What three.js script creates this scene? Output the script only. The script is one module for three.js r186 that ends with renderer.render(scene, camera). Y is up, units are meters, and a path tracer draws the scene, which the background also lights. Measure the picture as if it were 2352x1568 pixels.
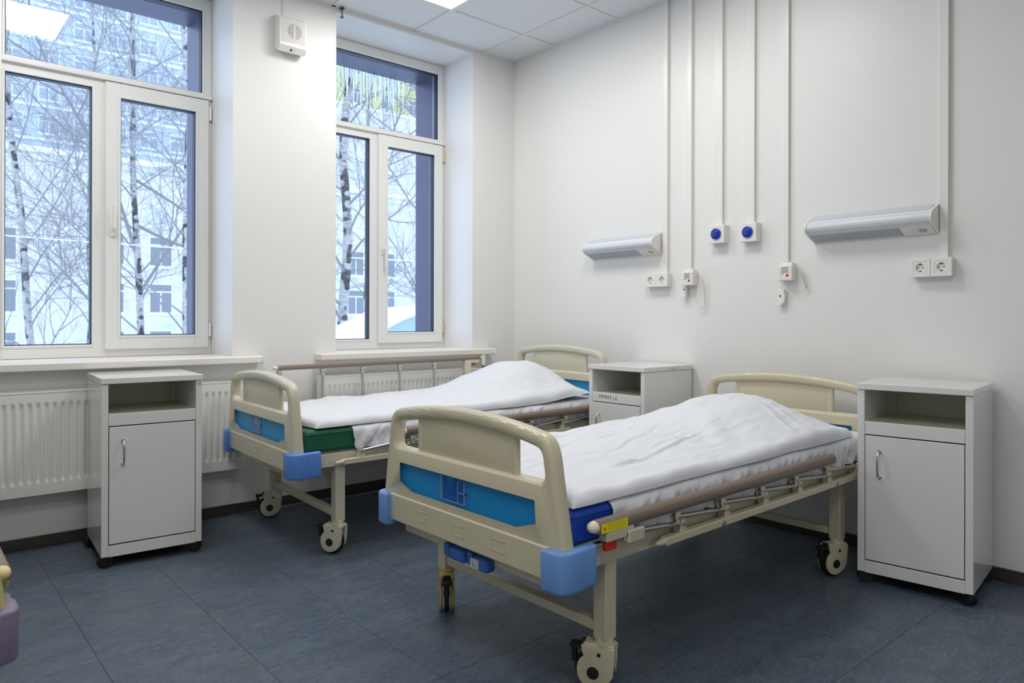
import * as THREE from 'three';
import { RoundedBoxGeometry } from 'three/addons/geometries/RoundedBoxGeometry.js';
import { mergeGeometries, toCreasedNormals } from 'three/addons/utils/BufferGeometryUtils.js';
import { RectAreaLightUniformsLib } from 'three/addons/lights/RectAreaLightUniformsLib.js';
import { createNoise2D, createNoise3D } from 'simplex-noise';

// ------------------------------------------------------------------ camera, sky, lights, exposure
RectAreaLightUniformsLib.init();
const scene = new THREE.Scene();
const IMG_W = 2352, IMG_H = 1568, FOCAL = 1653.57;
const camera = new THREE.PerspectiveCamera(2 * Math.atan(IMG_H / 2 / FOCAL) * 180 / Math.PI, IMG_W / IMG_H, 0.05, 300);
camera.position.set(-3.587, 1.109, 4.137);
camera.rotation.order = 'YXZ';
camera.rotation.set(0, -40.768 * Math.PI / 180, 0.137 * Math.PI / 180);
camera.setViewOffset(IMG_W, IMG_H, 0, 51.7, IMG_W, IMG_H);
camera.focus = 3.0;
camera.userData.fStop = 4;
const renderer = new THREE.WebGLRenderer({ antialias: true });
renderer.toneMapping = THREE.LinearToneMapping;
renderer.toneMappingExposure = 1.1;
renderer.shadowMap.enabled = true;
scene.background = new THREE.Color().setRGB(1.46, 1.78, 2.28);   // overcast winter sky
const PANEL_RADIANCE = 14.5, PANEL_COLOR = new THREE.Color().setRGB(1.0, 0.972, 0.93);
const ROOM_X = -4.9, ROOM_Z = 5.4, CEIL = 3.057;
const PANELS = [];
PANELS.push([-1.2, .73], [-3.0, .73], [-1.2, 1.93], [-3.6, 3.13], [-3.0, 4.33]);
for (const [px, pz] of PANELS) {
  const l = new THREE.RectAreaLight(PANEL_COLOR, PANEL_RADIANCE, 0.55, 0.55);
  l.position.set(px, CEIL - 0.008, pz); l.rotation.x = -Math.PI / 2; l.castShadow = true; scene.add(l);
}

// ------------------------------------------------------------------ helpers
function rng(seed) { let s = seed >>> 0; return () => { s = (s + 0x6D2B79F5) | 0; let t = Math.imul(s ^ (s >>> 15), 1 | s); t = (t + Math.imul(t ^ (t >>> 7), 61 | t)) ^ t; return ((t ^ (t >>> 14)) >>> 0) / 4294967296; }; }
const V = (x, y, z) => new THREE.Vector3(x, y, z);
const used = {};
function numbered(n) { const k = used[n] = (used[n] ?? -1) + 1; return k ? `${n}_${String(k).padStart(3, '0')}` : n; }
function norm(g) {
  g = g.index ? g.toNonIndexed() : g.clone();
  if (!g.attributes.normal) g.computeVertexNormals();
  if (!g.attributes.uv) g.setAttribute('uv', new THREE.BufferAttribute(new Float32Array(g.attributes.position.count * 2), 2));
  for (const k of Object.keys(g.attributes)) if (!['position', 'normal', 'uv'].includes(k)) g.deleteAttribute(k);
  g.clearGroups(); g.morphAttributes = {};
  return g;
}
const merge = (list) => mergeGeometries(list.map(norm));
function metreUV(g, ox = 0, oy = 0) {          // box-projected uv in metres
  g = norm(g);
  const p = g.attributes.position, n = g.attributes.normal, uv = g.attributes.uv;
  for (let i = 0; i < p.count; i += 3) {
    const a = Math.abs(n.getX(i) + n.getX(i + 1) + n.getX(i + 2)), b = Math.abs(n.getY(i) + n.getY(i + 1) + n.getY(i + 2)), c = Math.abs(n.getZ(i) + n.getZ(i + 1) + n.getZ(i + 2));
    for (let k = i; k < i + 3; k++) {
      const x = p.getX(k), y = p.getY(k), z = p.getZ(k);
      if (b >= a && b >= c) uv.setXY(k, x + ox, z + oy); else if (a >= c) uv.setXY(k, z + ox, y + oy); else uv.setXY(k, x + ox, y + oy);
    }
  }
  return g;
}
const box = (x0, x1, y0, y1, z0, z1) => new THREE.BoxGeometry(x1 - x0, y1 - y0, z1 - z0).translate((x0 + x1) / 2, (y0 + y1) / 2, (z0 + z1) / 2);
const rbox = (x0, x1, y0, y1, z0, z1, r = 0.003, seg = 2) => new RoundedBoxGeometry(x1 - x0, y1 - y0, z1 - z0, seg, Math.min(r, (x1 - x0) * .49, (y1 - y0) * .49, (z1 - z0) * .49)).translate((x0 + x1) / 2, (y0 + y1) / 2, (z0 + z1) / 2);
function rod(a, b, r, seg = 12, r2 = r) {
  const d = b.clone().sub(a), L = d.length();
  const g = new THREE.CylinderGeometry(r2, r, L, seg);
  g.applyQuaternion(new THREE.Quaternion().setFromUnitVectors(V(0, 1, 0), d.normalize()));
  const m = a.clone().add(b).multiplyScalar(.5);
  return g.translate(m.x, m.y, m.z);
}
const tube = (pts, r, n = 24, rad = 8, closed = false) => new THREE.TubeGeometry(new THREE.CatmullRomCurve3(pts, closed), n, r, rad, closed);
const disc = (r, t, axis, x, y, z, seg = 24) => { const g = new THREE.CylinderGeometry(r, r, t, seg); if (axis === 'x') g.rotateZ(Math.PI / 2); if (axis === 'z') g.rotateX(Math.PI / 2); return g.translate(x, y, z); };
function shape(pts) { const s = new THREE.Shape(); s.moveTo(...pts[0]); for (const p of pts.slice(1)) p.length === 2 ? s.lineTo(...p) : s.bezierCurveTo(...p); s.closePath(); return s; }
function extrude(s, depth, bevel = 0, seg = 2, curve = 12) {
  const o = bevel ? { depth: depth - 2 * bevel, bevelEnabled: true, bevelThickness: bevel, bevelSize: bevel, bevelOffset: -bevel, bevelSegments: seg, curveSegments: curve } : { depth, bevelEnabled: false, curveSegments: curve };
  const g = new THREE.ExtrudeGeometry(s, o); if (bevel) g.translate(0, 0, bevel); return g;
}
const smooth = (g, a = 0.6) => toCreasedNormals(norm(g), a);
function mesh(name, geos, mat, parent, uv = true) {
  let g = Array.isArray(geos) ? (geos.length > 1 ? merge(geos) : norm(geos[0])) : geos;
  if (uv) g = metreUV(g);
  const m = new THREE.Mesh(g, mat); m.name = parent === scene ? numbered(name) : name;
  m.castShadow = m.receiveShadow = true; (parent || scene).add(m); return m;
}
function thing(name, label, category, pos = [0, 0, 0], turn = 0, group) {
  const o = new THREE.Group(); o.name = numbered(name); o.position.set(...pos); o.rotation.y = turn;
  o.userData = { label, category }; if (group) o.userData.group = group; scene.add(o); return o;
}
function tag(o, label, category, group, kind) { o.userData.label = label; o.userData.category = category; if (group) o.userData.group = group; if (kind) o.userData.kind = kind; return o; }
function structGroup(name, label, category) { const o = new THREE.Group(); o.name = name; scene.add(o); o.userData = { kind: 'structure', label, category }; return o; }
const struct = (m, label, category) => tag(m, label, category, null, 'structure');

// ------------------------------------------------------------------ textures
const n2 = createNoise2D(rng(11)), n3 = createNoise3D(rng(12));
function tileNoise(seed) {     // periodic value noise fbm on a lattice
  const r = rng(seed), T = Array.from({ length: 4096 }, r);
  const at = (x, y, px, py) => T[((((x % px) + px) % px) * 157 + (((y % py) + py) % py) * 311 + px * 7) & 4095];
  return (u, v, px, py = px) => { const x = u * px, y = v * py, i = Math.floor(x), j = Math.floor(y); let f = x - i, g = y - j; f = f * f * (3 - 2 * f); g = g * g * (3 - 2 * g); return (at(i, j, px, py) * (1 - f) + at(i + 1, j, px, py) * f) * (1 - g) + (at(i, j + 1, px, py) * (1 - f) + at(i + 1, j + 1, px, py) * f) * g; };
}
function dataTex(w, h, fn, srgb, rep = 1) {
  const d = new Uint8Array(w * h * 4);
  for (let y = 0; y < h; y++) for (let x = 0; x < w; x++) { const c = fn(x / w, y / h), i = (y * w + x) * 4; if (Array.isArray(c)) { d[i] = c[0]; d[i + 1] = c[1]; d[i + 2] = c[2]; } else d[i] = d[i + 1] = d[i + 2] = c; d[i + 3] = 255; }
  const t = new THREE.DataTexture(d, w, h); t.wrapS = t.wrapT = THREE.RepeatWrapping; t.magFilter = THREE.LinearFilter; t.minFilter = THREE.LinearMipmapLinearFilter; t.generateMipmaps = true;
  if (srgb) t.colorSpace = THREE.SRGBColorSpace; t.repeat.set(rep, rep); t.needsUpdate = true; return t;
}
const NA = tileNoise(1), NB = tileNoise(2), NC = tileNoise(3);
const clamp = (v, a = 0, b = 255) => Math.max(a, Math.min(b, v));
const plasterBump = dataTex(512, 512, (u, v) => 128 + 60 * (NA(u, v, 24) - .5) + 70 * (NB(u, v, 96) - .5) + 50 * (NC(u, v, 200) - .5), false, 1.6);
const floorMap = dataTex(1024, 1024, (u, v) => {
  const s = (NA(u, v, 40, 150) - .5) * 16 + (NB(u, v, 90, 400) - .5) * 22 + (NC(u, v, 9, 14) - .5) * 8 + (NA(u, v, 17, 29) - .5) * 9 + (NB(u, v, 300) - .5) * 16;
  const w = NC(u, v, 11, 7) - .5;
  return [clamp(82 + s + w * 7), clamp(94 + s + w * 2), clamp(108 + s * .9 - w * 5)];
}, true, 1.1);
const floorBump = dataTex(512, 512, (u, v) => 128 + 80 * (NB(u, v, 60, 220) - .5) + 60 * (NC(u, v, 250) - .5), false, 2.2);
const plasticBump = dataTex(256, 256, (u, v) => 128 + 120 * (NC(u, v, 110) - .5), false, 5);
const clothBump = dataTex(512, 512, (u, v) => 128 + 40 * Math.sin(u * 512 * Math.PI / 2) * Math.sin(v * 512 * Math.PI / 2) + 60 * (NA(u, v, 60) - .5), false, 4);
const woodMap = dataTex(512, 256, (u, v) => { const g = NA(u, v, 4, 60) * .6 + NB(u, v, 12, 128) * .4; return [clamp(68 + 40 * (g - .5)), clamp(63 + 36 * (g - .5)), clamp(57 + 30 * (g - .5))]; }, true, 1.5);
const birchMap = dataTex(256, 1024, (u, v) => {
  const blot = NA(u, v, 4, 52), fine = NB(u, v, 6, 170), lent = NC(u, v, 9, 240);
  let c = 178 + 40 * (fine - .5);
  if (lent > .78) c -= 110 * (lent - .78) * 4;
  if (blot > .58) c = c - (c - 46) * Math.min(1, (blot - .58) * 9) * (0.55 + .45 * fine);
  return [clamp(c), clamp(c * .985), clamp(c * .965)];
}, true, 1);
const facadeMap = dataTex(256, 256, (u, v) => { const c = 232 + 22 * (NA(u, v, 8) - .5) + 12 * (NB(u, v, 50) - .5); return [c, c, c * .99]; }, true, .2);
function canvasTex(w, h, draw) { const c = document.createElement('canvas'); c.width = w; c.height = h; draw(c.getContext('2d'), w, h); const t = new THREE.CanvasTexture(c); t.colorSpace = THREE.SRGBColorSpace; return t; }

// ------------------------------------------------------------------ materials
const std = (color, roughness = .5, extra = {}) => new THREE.MeshStandardMaterial({ color, roughness, ...extra });
const phys = (color, roughness, extra = {}) => new THREE.MeshPhysicalMaterial({ color, roughness, ...extra });
const M = {
  wall: std('#e8e8e7', .42, { bumpMap: plasterBump, bumpScale: .00035 }),
  reveal: std('#e9e8e4', .42),
  ceiling: std('#e6e9ec', .8, { bumpMap: plasterBump, bumpScale: .0004 }),
  grid: std('#e6e6e5', .45),
  dark: std('#0d0d0e', .7),
  pvc: std('#e9eae8', .3),
  gasket: std('#0b1430', .5),
  glass: phys('#eef6ff', 0.0, { transmission: 1, thickness: 0, ior: 1.5 }),
  cladding: std('#4d4c68', .38, { metalness: .2 }),
  sill: std('#efebe4', .3),
  floor: std('#ffffff', .4, { map: floorMap, bumpMap: floorBump, bumpScale: .0005 }),
  joint: std('#33383c', .8),
  baseboard: std('#ffffff', .45, { map: woodMap }),
  radiator: std('#ecece8', .3),
  metalWhite: phys('#e6e6e4', .22, { clearcoat: .6, clearcoatRoughness: .06 }),
  cabInner: phys('#cfcfb8', .3, { clearcoat: .3, clearcoatRoughness: .1 }),
  chrome: std('#d8dadc', .12, { metalness: 1 }),
  steel: std('#b9b7b2', .28, { metalness: .9 }),
  rubber: std('#141416', .6),
  whitePlastic: std('#eceae6', .32),
  greyPlastic: std('#b7bbba', .5),
  red: std('#d42a16', .35),
  blueDisc: std('#0b35c4', .3),
  brass: std('#a8813c', .3, { metalness: .9 }),
  lampBody: phys('#d8dde5', .25, { clearcoat: .4, clearcoatRoughness: .1 }),
  diffuser: std('#aeb4ba', .45),
  duvet: std('#dcdfe5', .85, { bumpMap: clothBump, bumpScale: .0003, side: THREE.DoubleSide }),
  sheet: std('#dadde4', .85, { bumpMap: clothBump, bumpScale: .0003, side: THREE.DoubleSide }),
  mattBlue: std('#0c46b4', .55, { bumpMap: clothBump, bumpScale: .0004 }),
  mattGreen: std('#0c5a40', .55, { bumpMap: clothBump, bumpScale: .0004 }),
  taupe: std('#837468', .4),
  yellowLabel: std('#f2e21a', .45),
  snow: std('#f4f7fb', .9),
  branch: std('#948f8d', .9),
  bark: std('#ffffff', .85, { map: birchMap }),
  ice: phys('#eef6ff', .08, { transmission: 1, thickness: .02, ior: 1.31 }),
  facade: std('#e9e9e9', .9, { map: facadeMap }),
  farFacade: std('#bcc6d2', .9),
  farWindow: std('#80868c', .35),
  farFrame: std('#f1f3f4', .6),
  shed: std('#a9bcbb', .6),
  rust: std('#6a4436', .7),
};
function bedMats(body, bumper, panel) { return { body: phys(body, .34, { bumpMap: plasticBump, bumpScale: .00025, clearcoat: .25, clearcoatRoughness: .25 }), frame: phys(body, .3, { clearcoat: .4, clearcoatRoughness: .2 }), bumper: std(bumper, .4, { bumpMap: plasticBump, bumpScale: .0003 }), panel: std(panel, .45, { bumpMap: plasticBump, bumpScale: .0003 }) }; }

// ------------------------------------------------------------------ room shell
const W_R = [-2.118, -0.400];               // right edge of each window opening
const OPEN_W = 1.079, OPEN_B = 0.86, OPEN_T = 3.030, WALL_T = 0.66;
{
  const x0 = ROOM_X - .3, x1 = .3, g = [box(x0, x1, -.1, OPEN_B, -WALL_T, 0), box(x0, x1, OPEN_T, 3.4, -WALL_T, 0)];
  let a = x0; for (const xr of W_R) { g.push(box(a, xr - OPEN_W, OPEN_B, OPEN_T, -WALL_T, 0)); a = xr; } g.push(box(a, x1, OPEN_B, OPEN_T, -WALL_T, 0));
  struct(mesh('wall_back', g, M.wall, scene), 'white painted window wall with two deep openings', 'wall');
  struct(mesh('wall_right', [box(0, .3, -.1, 3.4, 0, ROOM_Z + .3)], M.wall, scene), 'white painted wall behind the headboards carrying lamps and sockets', 'wall');
  struct(mesh('wall_left', [box(ROOM_X - .3, ROOM_X, -.1, 3.4, 0, ROOM_Z + .3)], M.wall, scene), 'white painted wall on the left of the room', 'wall');
  struct(mesh('wall_front', [box(ROOM_X, 0, -.1, 3.4, ROOM_Z, ROOM_Z + .3)], M.wall, scene), 'white painted wall opposite the windows', 'wall');
}
{ // floor tiles
  const floor = structGroup('floor', 'dark blue grey mottled vinyl tile floor with thin joints', 'floor');
  mesh('subfloor', [box(ROOM_X, 0, -.1, -.0012, 0, ROOM_Z)], M.joint, floor);
  const TX = .389, TZ = .4025, ox = -1.13 - TX * 20, oz = 3.113 - TZ * 20, gap = .0007;
  const variants = [];
  for (let k = 0; k < 6; k++) { const g = metreUV(rbox(gap, TX - gap, -.003, 0, gap, TZ - gap, .0008, 1), k * .37, k * .53); variants.push(g); }
  const cut = {};
  const r = rng(5);
  for (let i = 0; i < 40; i++) for (let j = 0; j < 40; j++) {
    const xa = Math.max(ROOM_X, ox + i * TX), xb = Math.min(0, ox + (i + 1) * TX), za = Math.max(0, oz + j * TZ), zb = Math.min(ROOM_Z, oz + (j + 1) * TZ);
    if (xb - xa < .005 || zb - za < .005) continue;
    const full = xb - xa > TX - 1e-6 && zb - za > TZ - 1e-6;
    let g;
    if (full) g = variants[Math.floor(r() * 6)];
    else { const key = (xb - xa).toFixed(4) + '_' + (zb - za).toFixed(4); g = cut[key] ??= metreUV(box(gap, xb - xa - gap, -.003, 0, gap, zb - za - gap), r() * 3, r() * 3); }
    const m = new THREE.Mesh(g, M.floor); m.name = 'tile'; m.position.set(xa, 0, za); m.castShadow = m.receiveShadow = true; floor.add(m);
  }
}
{ // suspended ceiling
  const ceil = structGroup('ceiling', 'suspended ceiling of square white tiles on a slim grid', 'ceiling');
  mesh('ceiling_slab', [box(ROOM_X, 0, 3.2, 3.4, 0, ROOM_Z)], M.ceiling, ceil);
  const xs = [0]; for (let x = -.3; x > ROOM_X; x -= .6) xs.push(x); xs.push(ROOM_X);
  const zs = [0]; for (let z = .43; z < ROOM_Z; z += .6) zs.push(z); zs.push(ROOM_Z);
  const bars = [];
  for (const x of xs.slice(1, -1)) bars.push(box(x - .012, x + .012, CEIL, CEIL + .03, 0, ROOM_Z));
  for (const z of zs.slice(1, -1)) bars.push(box(ROOM_X, 0, CEIL + .0003, CEIL + .03, z - .012, z + .012));
  bars.push(box(-.02, 0, CEIL, CEIL + .025, 0, ROOM_Z), box(ROOM_X, ROOM_X + .02, CEIL, CEIL + .025, 0, ROOM_Z), box(ROOM_X, 0, CEIL, CEIL + .025, 0, .02), box(ROOM_X, 0, CEIL, CEIL + .025, ROOM_Z - .02, ROOM_Z));
  mesh('grid_bar', bars, M.grid, ceil);
  const r = rng(9), geos = {};
  for (let i = 0; i + 1 < xs.length; i++) for (let j = 0; j + 1 < zs.length; j++) {
    const x1 = xs[i], x0 = xs[i + 1], z0 = zs[j], z1 = zs[j + 1];
    if (x1 - x0 < .02 || z1 - z0 < .02) continue;
    const cx = (x0 + x1) / 2, cz = (z0 + z1) / 2;
    if (PANELS.some(([px, pz]) => Math.hypot(px - cx, pz - cz) < .2)) continue;
    const w = x1 - x0 - .006, d = z1 - z0 - .006, key = w.toFixed(3) + d.toFixed(3);
    const g = geos[key] ??= metreUV(rbox(-w / 2, w / 2, 0, .012, -d / 2, d / 2, .0015, 1));
    const m = new THREE.Mesh(g, M.ceiling); m.name = 'ceiling_tile'; m.position.set(cx, CEIL + .0035 + r() * .004, cz); m.rotation.set((r() - .5) * .008, 0, (r() - .5) * .008);
    m.castShadow = m.receiveShadow = true; ceil.add(m);
  }
}
for (const [i, [px, pz]] of PANELS.entries()) {
  const where = ['nearest the corner of the windows and the headwall', 'mirrored in the left window', 'above the front bed', 'in the middle of the room', 'near the wall opposite the windows'][i];
  const t = thing('ceiling_light', `square white flush LED ceiling panel ${where}`, 'ceiling light', [px, CEIL, pz], 0, 'square ceiling light panels');
  mesh('frame', [box(-.3, -.277, -.002, .02, -.3, .3), box(.277, .3, -.002, .02, -.3, .3), box(-.277, .277, -.002, .02, -.3, -.277), box(-.277, .277, -.002, .02, .277, .3)], M.whitePlastic, t);
  mesh('diffuser', [box(-.277, .277, .002, .015, -.277, .277)], std('#ffffff', .6, { emissive: '#fff6ea', emissiveIntensity: 1.6 }), t);
}
struct(mesh('baseboard_back', [rbox(ROOM_X, 0, 0, .056, 0, .013, .004)], M.baseboard, scene), 'dark wood-look skirting under the windows', 'skirting');
struct(mesh('baseboard_right', [rbox(-.013, 0, 0, .056, .013, ROOM_Z, .004)], M.baseboard, scene), 'dark wood-look skirting along the headboard wall', 'skirting');

// ------------------------------------------------------------------ windows
function frameGeo(x0, x1, y0, y1, z0, z1, wl, wr, wb, wt, r = .003) {
  return [rbox(x0, x0 + wl, y0, y1, z0, z1, r), rbox(x1 - wr, x1, y0, y1, z0, z1, r), rbox(x0 + wl - .002, x1 - wr + .002, y0, y0 + wb, z0, z1, r), rbox(x0 + wl - .002, x1 - wr + .002, y1 - wt, y1, z0, z1, r)];
}
function makeWindow(n, xr) {
  const w = structGroup('window_' + n, n === 1 ? 'larger left window with opening sash and reflected ceiling lamp' : 'right window with icicles outside its top pane', 'window');
  w.position.set(xr, 0, 0);
  const F = -.36, B = -.43, L = -OPEN_W;
  // fixed frame with mullion, transom and glazing bars
  const fr = [rbox(L + .001, L + .049, .894, OPEN_T - .001, B, F), rbox(-.055, -.001, .894, OPEN_T - .001, B, F), rbox(L + .045, -.051, .8945, .964, B + .001, F - .0006), rbox(L + .045, -.051, 2.957, OPEN_T - .0015, B + .001, F - .0006), rbox(L + .045, -.05, 2.376, 2.462, B + .001, F - .0006), rbox(-.637, -.565, .96, 2.38, B + .002, F - .0012),
    rbox(L + .002, -.0015, 2.424, 2.442, F - .01, F + .022, .004), rbox(L + .02, -.03, 2.442, 2.458, F - .01, F + .006, .004)];
  mesh('window_frame', fr, M.pvc, w);
  const beads = (x0, x1, y0, y1, f) => frameGeo(x0 - .014, x1 + .014, y0 - .014, y1 + .014, f - .03, f + .004, .014, .014, .014, .014, .004);
  mesh('glazing_bead', beads(L + .049, -.055, 2.462, 2.957, F), M.pvc, w); mesh('glazing_bead', beads(L + .049, -.637, .964, 2.376, F), M.pvc, w);
  const gk = (x0, x1, y0, y1, f) => frameGeo(x0, x1, y0, y1, f - .056, f - .008, .004, .004, .004, .004, .001);
  mesh('gasket', gk(L + .049, -.055, 2.462, 2.957, F), M.gasket, w); mesh('gasket', gk(L + .049, -.637, .964, 2.376, F), M.gasket, w);
  const pane = (name, x0, x1, y0, y1, z, p) => { const g = new THREE.PlaneGeometry(x1 - x0, y1 - y0).translate((x0 + x1) / 2, (y0 + y1) / 2, z); return mesh(name, [g], M.glass, p, false); };
  pane('pane', L + .05, -.056, 2.463, 2.956, F - .018, w); pane('pane', L + .05, -.638, .965, 2.375, F - .018, w);
  // opening sash, proud of the frame
  const S = F + .018, s = mesh('sash', [...frameGeo(-.575, -.02, .934, 2.420, F - .05, S, .077, .077, .078, .082, .006)], M.pvc, w);
  mesh('glazing_bead', beads(-.498, -.097, 1.012, 2.338, S), M.pvc, s); mesh('gasket', gk(-.498, -.097, 1.012, 2.338, S), M.gasket, s);
  pane('pane', -.499, -.096, 1.011, 2.339, S - .02, s);
  mesh('handle', [rbox(-.549, -.521, 1.56, 1.63, S, S + .008, .004), rod(V(-.535, 1.6, S), V(-.535, 1.6, S + .035), .008), n === 1 ? rbox(-.544, -.526, 1.6, 1.735, S + .026, S + .042, .006) : rbox(-.544, -.526, 1.47, 1.612, S + .026, S + .042, .006)], M.whitePlastic, s);
  for (const y of [1.0, 2.3]) mesh('hinge', [rod(V(-.012, y, S - .002), V(-.012, y + .08, S - .002), .008)], n === 2 ? std('#d9c9a0', .4) : M.pvc, s);
  // sill board inside, metal sill and painted metal lining outside
  const sl = mesh('window_sill', [rbox(L - .14, .145, .855, .893, 0, .09, .006), box(L, 0, .858, .893, -.40, .02)], M.sill, w);
  mesh('end_cap', [rbox(.140, .150, .851, .896, -.0, .094, .003)], M.whitePlastic, sl);
  mesh('outer_sill', [box(L + .02, -.02, .885, .897, -WALL_T - .05, B)], M.cladding, w);
  mesh('outer_lining', [box(-.05, -.001, .86, 2.965, -WALL_T - .01, B - .001), box(L + .001, L + .05, .86, 2.965, -WALL_T - .01, B - .001), box(L + .001, -.001, 2.955, OPEN_T, -WALL_T - .01, B - .001)], M.cladding, w);
  return w;
}
makeWindow(1, W_R[0]); makeWindow(2, W_R[1]);

// ------------------------------------------------------------------ radiators
function makeRadiator(x0, x1, y0, y1, label) {
  const W = x1 - x0, H = y1 - y0, t = thing('radiator', label, 'radiator', [x0, 0, .035], 0, 'panel radiators under the windows');
  const pitch = .0335, N = Math.round((W - .05) / pitch), zF = .07;
  // pressed front panel: recessed vertical channels
  const xsl = [0]; const off = (W - N * pitch) / 2;
  for (let k = 0; k < N; k++) for (const f of [.18, .30, .42, .58, .70, .82]) xsl.push(off + (k + f) * pitch); xsl.push(W);
  const yl = [0, .05, .058, .068, .08, .2, H - .2, H - .075, H - .062, H - .052, H - .045, H];
  const dep = (x, y) => { const k = (x - off) / pitch, f = k - Math.floor(k); if (k < 0 || k > N) return 0; const a = THREE.MathUtils.smoothstep(f, .18, .36) * (1 - THREE.MathUtils.smoothstep(f, .64, .82)); const b = THREE.MathUtils.smoothstep(y, .05, .075) * (1 - THREE.MathUtils.smoothstep(y, H - .07, H - .047)); return -.009 * a * b; };
  const pos = [], idx = [];
  for (const y of yl) for (const x of xsl) pos.push(x, y0 + y, zF + dep(x, y));
  const nx = xsl.length; for (let j = 0; j + 1 < yl.length; j++) for (let i = 0; i + 1 < nx; i++) { const a = j * nx + i; idx.push(a, a + 1, a + nx, a + 1, a + nx + 1, a + nx); }
  const g = new THREE.BufferGeometry(); g.setAttribute('position', new THREE.Float32BufferAttribute(pos, 3)); g.setIndex(idx); g.computeVertexNormals();
  mesh('front_panel', [g, box(.004, W - .004, y0 + .002, y1 - .002, zF - .03, zF - .0105)], M.radiator, t);
  for (const x of [0, W]) mesh('side_cover', [rbox(x - .0035, x + .0035, y0, y1 - .004, -.005, zF, .002)], M.radiator, t);
  const tg = [rbox(0, W, y1 - .004, y1 + .002, zF - .012, zF + .002, .002), rbox(0, W, y1 - .006, y1 + .004, -.006, .004, .002)];
  for (let x = .01; x < W - .01; x += .016) tg.push(box(x, x + .007, y1 - .004, y1, .002, zF - .01));
  mesh('top_grille', tg, M.radiator, t);
  mesh('back_panel', [rbox(.01, W - .01, y0 + .01, y1 - .01, -.004, .012, .004)], M.radiator, t);
  for (const x of [.15, W - .18]) mesh('bracket', [box(x, x + .03, y0 + .1, y1 - .08, -.0345, 0)], M.radiator, t);
  return t;
}
makeRadiator(-3.30, -2.052, .272, .757, 'white ridged panel radiator under the left window behind the bedside cabinet');
{
  const t = makeRadiator(-1.617, -.385, .272, .757, 'white ridged panel radiator under the right window behind the raised bed rail');
  const W = 1.232;
  mesh('thermostat', [new THREE.CylinderGeometry(.0165, .0145, .058, 20).translate(W + .026, .824, .045), new THREE.CylinderGeometry(.0125, .0125, .02, 16).translate(W + .026, .787, .045)], M.whitePlastic, t);
  mesh('valve', [rod(V(W + .026, .73, .045), V(W + .026, .78, .045), .011), rod(V(W, .74, .045), V(W + .08, .74, .045), .010), disc(.017, .018, 'x', W + .05, .74, .045, 6)], std('#8f8a7c', .35, { metalness: .8 }), t);
  mesh('pipe', [rod(V(W + .07, .74, .045), V(W + .345, .74, .045), .0105), rod(V(W + .345, .74, .045), V(W + .345, .02, .045), .0105)], M.radiator, t);
}

// ------------------------------------------------------------------ bedside cabinets
function makeCabinet(label, pos, turn, opt = {}) {
  const W = opt.w ?? .42, D = opt.d ?? .44, t = thing('bedside_cabinet', label, 'cabinet', pos, turn, 'white bedside cabinets');   // front face at local z = 0, facing +z
  const h = W / 2, p = .028, b = .05, top = .815;
  const sideL = mesh('side_panel', [rbox(-h, -h + p, b, top, -D, 0, .003)], M.metalWhite, t);
  mesh('side_panel', [rbox(h - p, h, b, top, -D, 0, .003)], M.metalWhite, t);
  const slab = mesh('top', [rbox(-h - .003, h + .003, top + .001, top + .028, -D - .004, .006, .003)], M.metalWhite, t);
  mesh('back_panel', [box(-h + p, h - p, b, top, -D, -D + .01)], M.cabInner, t);
  mesh('shelf', [box(-h + p, h - p, .668, .682, -D + .01, -.003)], M.cabInner, t);
  mesh('inner_corner', [box(h - p - .022, h - p, .682, top, -D + .01, -D + .026)], M.cabInner, t); mesh('inner_corner', [box(-h + p, -h + p + .022, .682, top, -D + .01, -D + .026)], M.cabInner, t);
  mesh('recess', [box(-h + p, h - p, b, .66, -D + .01, -.02)], M.dark, t);
  mesh('drawer_front', [rbox(-h + p + .001, h - p - .001, .629, .683, -.012, -.001, .002)], M.metalWhite, t);
  const dx = opt.doorAjar ? .0 : 0;
  const door = mesh('door', [rbox(-h + p + .0028, h - p - .0028, .104, .6245, -.014, -.0005 + (opt.doorAjar ? .004 : 0), .002)], M.metalWhite, t);
  const hx = -h + .0855 + dx;
  mesh('handle', [tube([V(hx, .562, -.002), V(hx, .56, .016), V(hx, .548, .026), V(hx, .51, .029), V(hx, .47, .026), V(hx, .458, .016), V(hx, .456, -.002)], .0042, 30, 10), disc(.0075, .004, 'z', hx, .562, .001), disc(.0075, .004, 'z', hx, .456, .001)], M.chrome, door);
  mesh('plinth', [rbox(-h + p, h - p, b - .002, .0985, -.014, -.001, .002)], M.metalWhite, t);
  mesh('bottom_panel', [box(-h + p, h - p, b, b + .012, -D + .01, -.014)], M.metalWhite, t);
  for (const [cx, cz, a] of [[-h + .018, -.03, .5], [h - .022, -.035, -.6], [-h + .008, -D + .04, .25], [h - .02, -D + .04, .2]]) {
    const c = Math.cos(a), s = Math.sin(a);
    const wh = new THREE.CylinderGeometry(.025, .025, .018, 22).rotateX(Math.PI / 2);
    const g = [wh.clone().translate(0, .025, .0115), wh.clone().translate(0, .025, -.0115), new THREE.CylinderGeometry(.017, .017, .008, 16).translate(0, .046, 0), rbox(-.016, .012, .026, .047, -.004, .004, .002)];
    mesh('castor', g.map(q => q.rotateY(a).translate(cx, 0, cz)), M.rubber, t);
  }
  return { t, slab, sideL };
}
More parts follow.
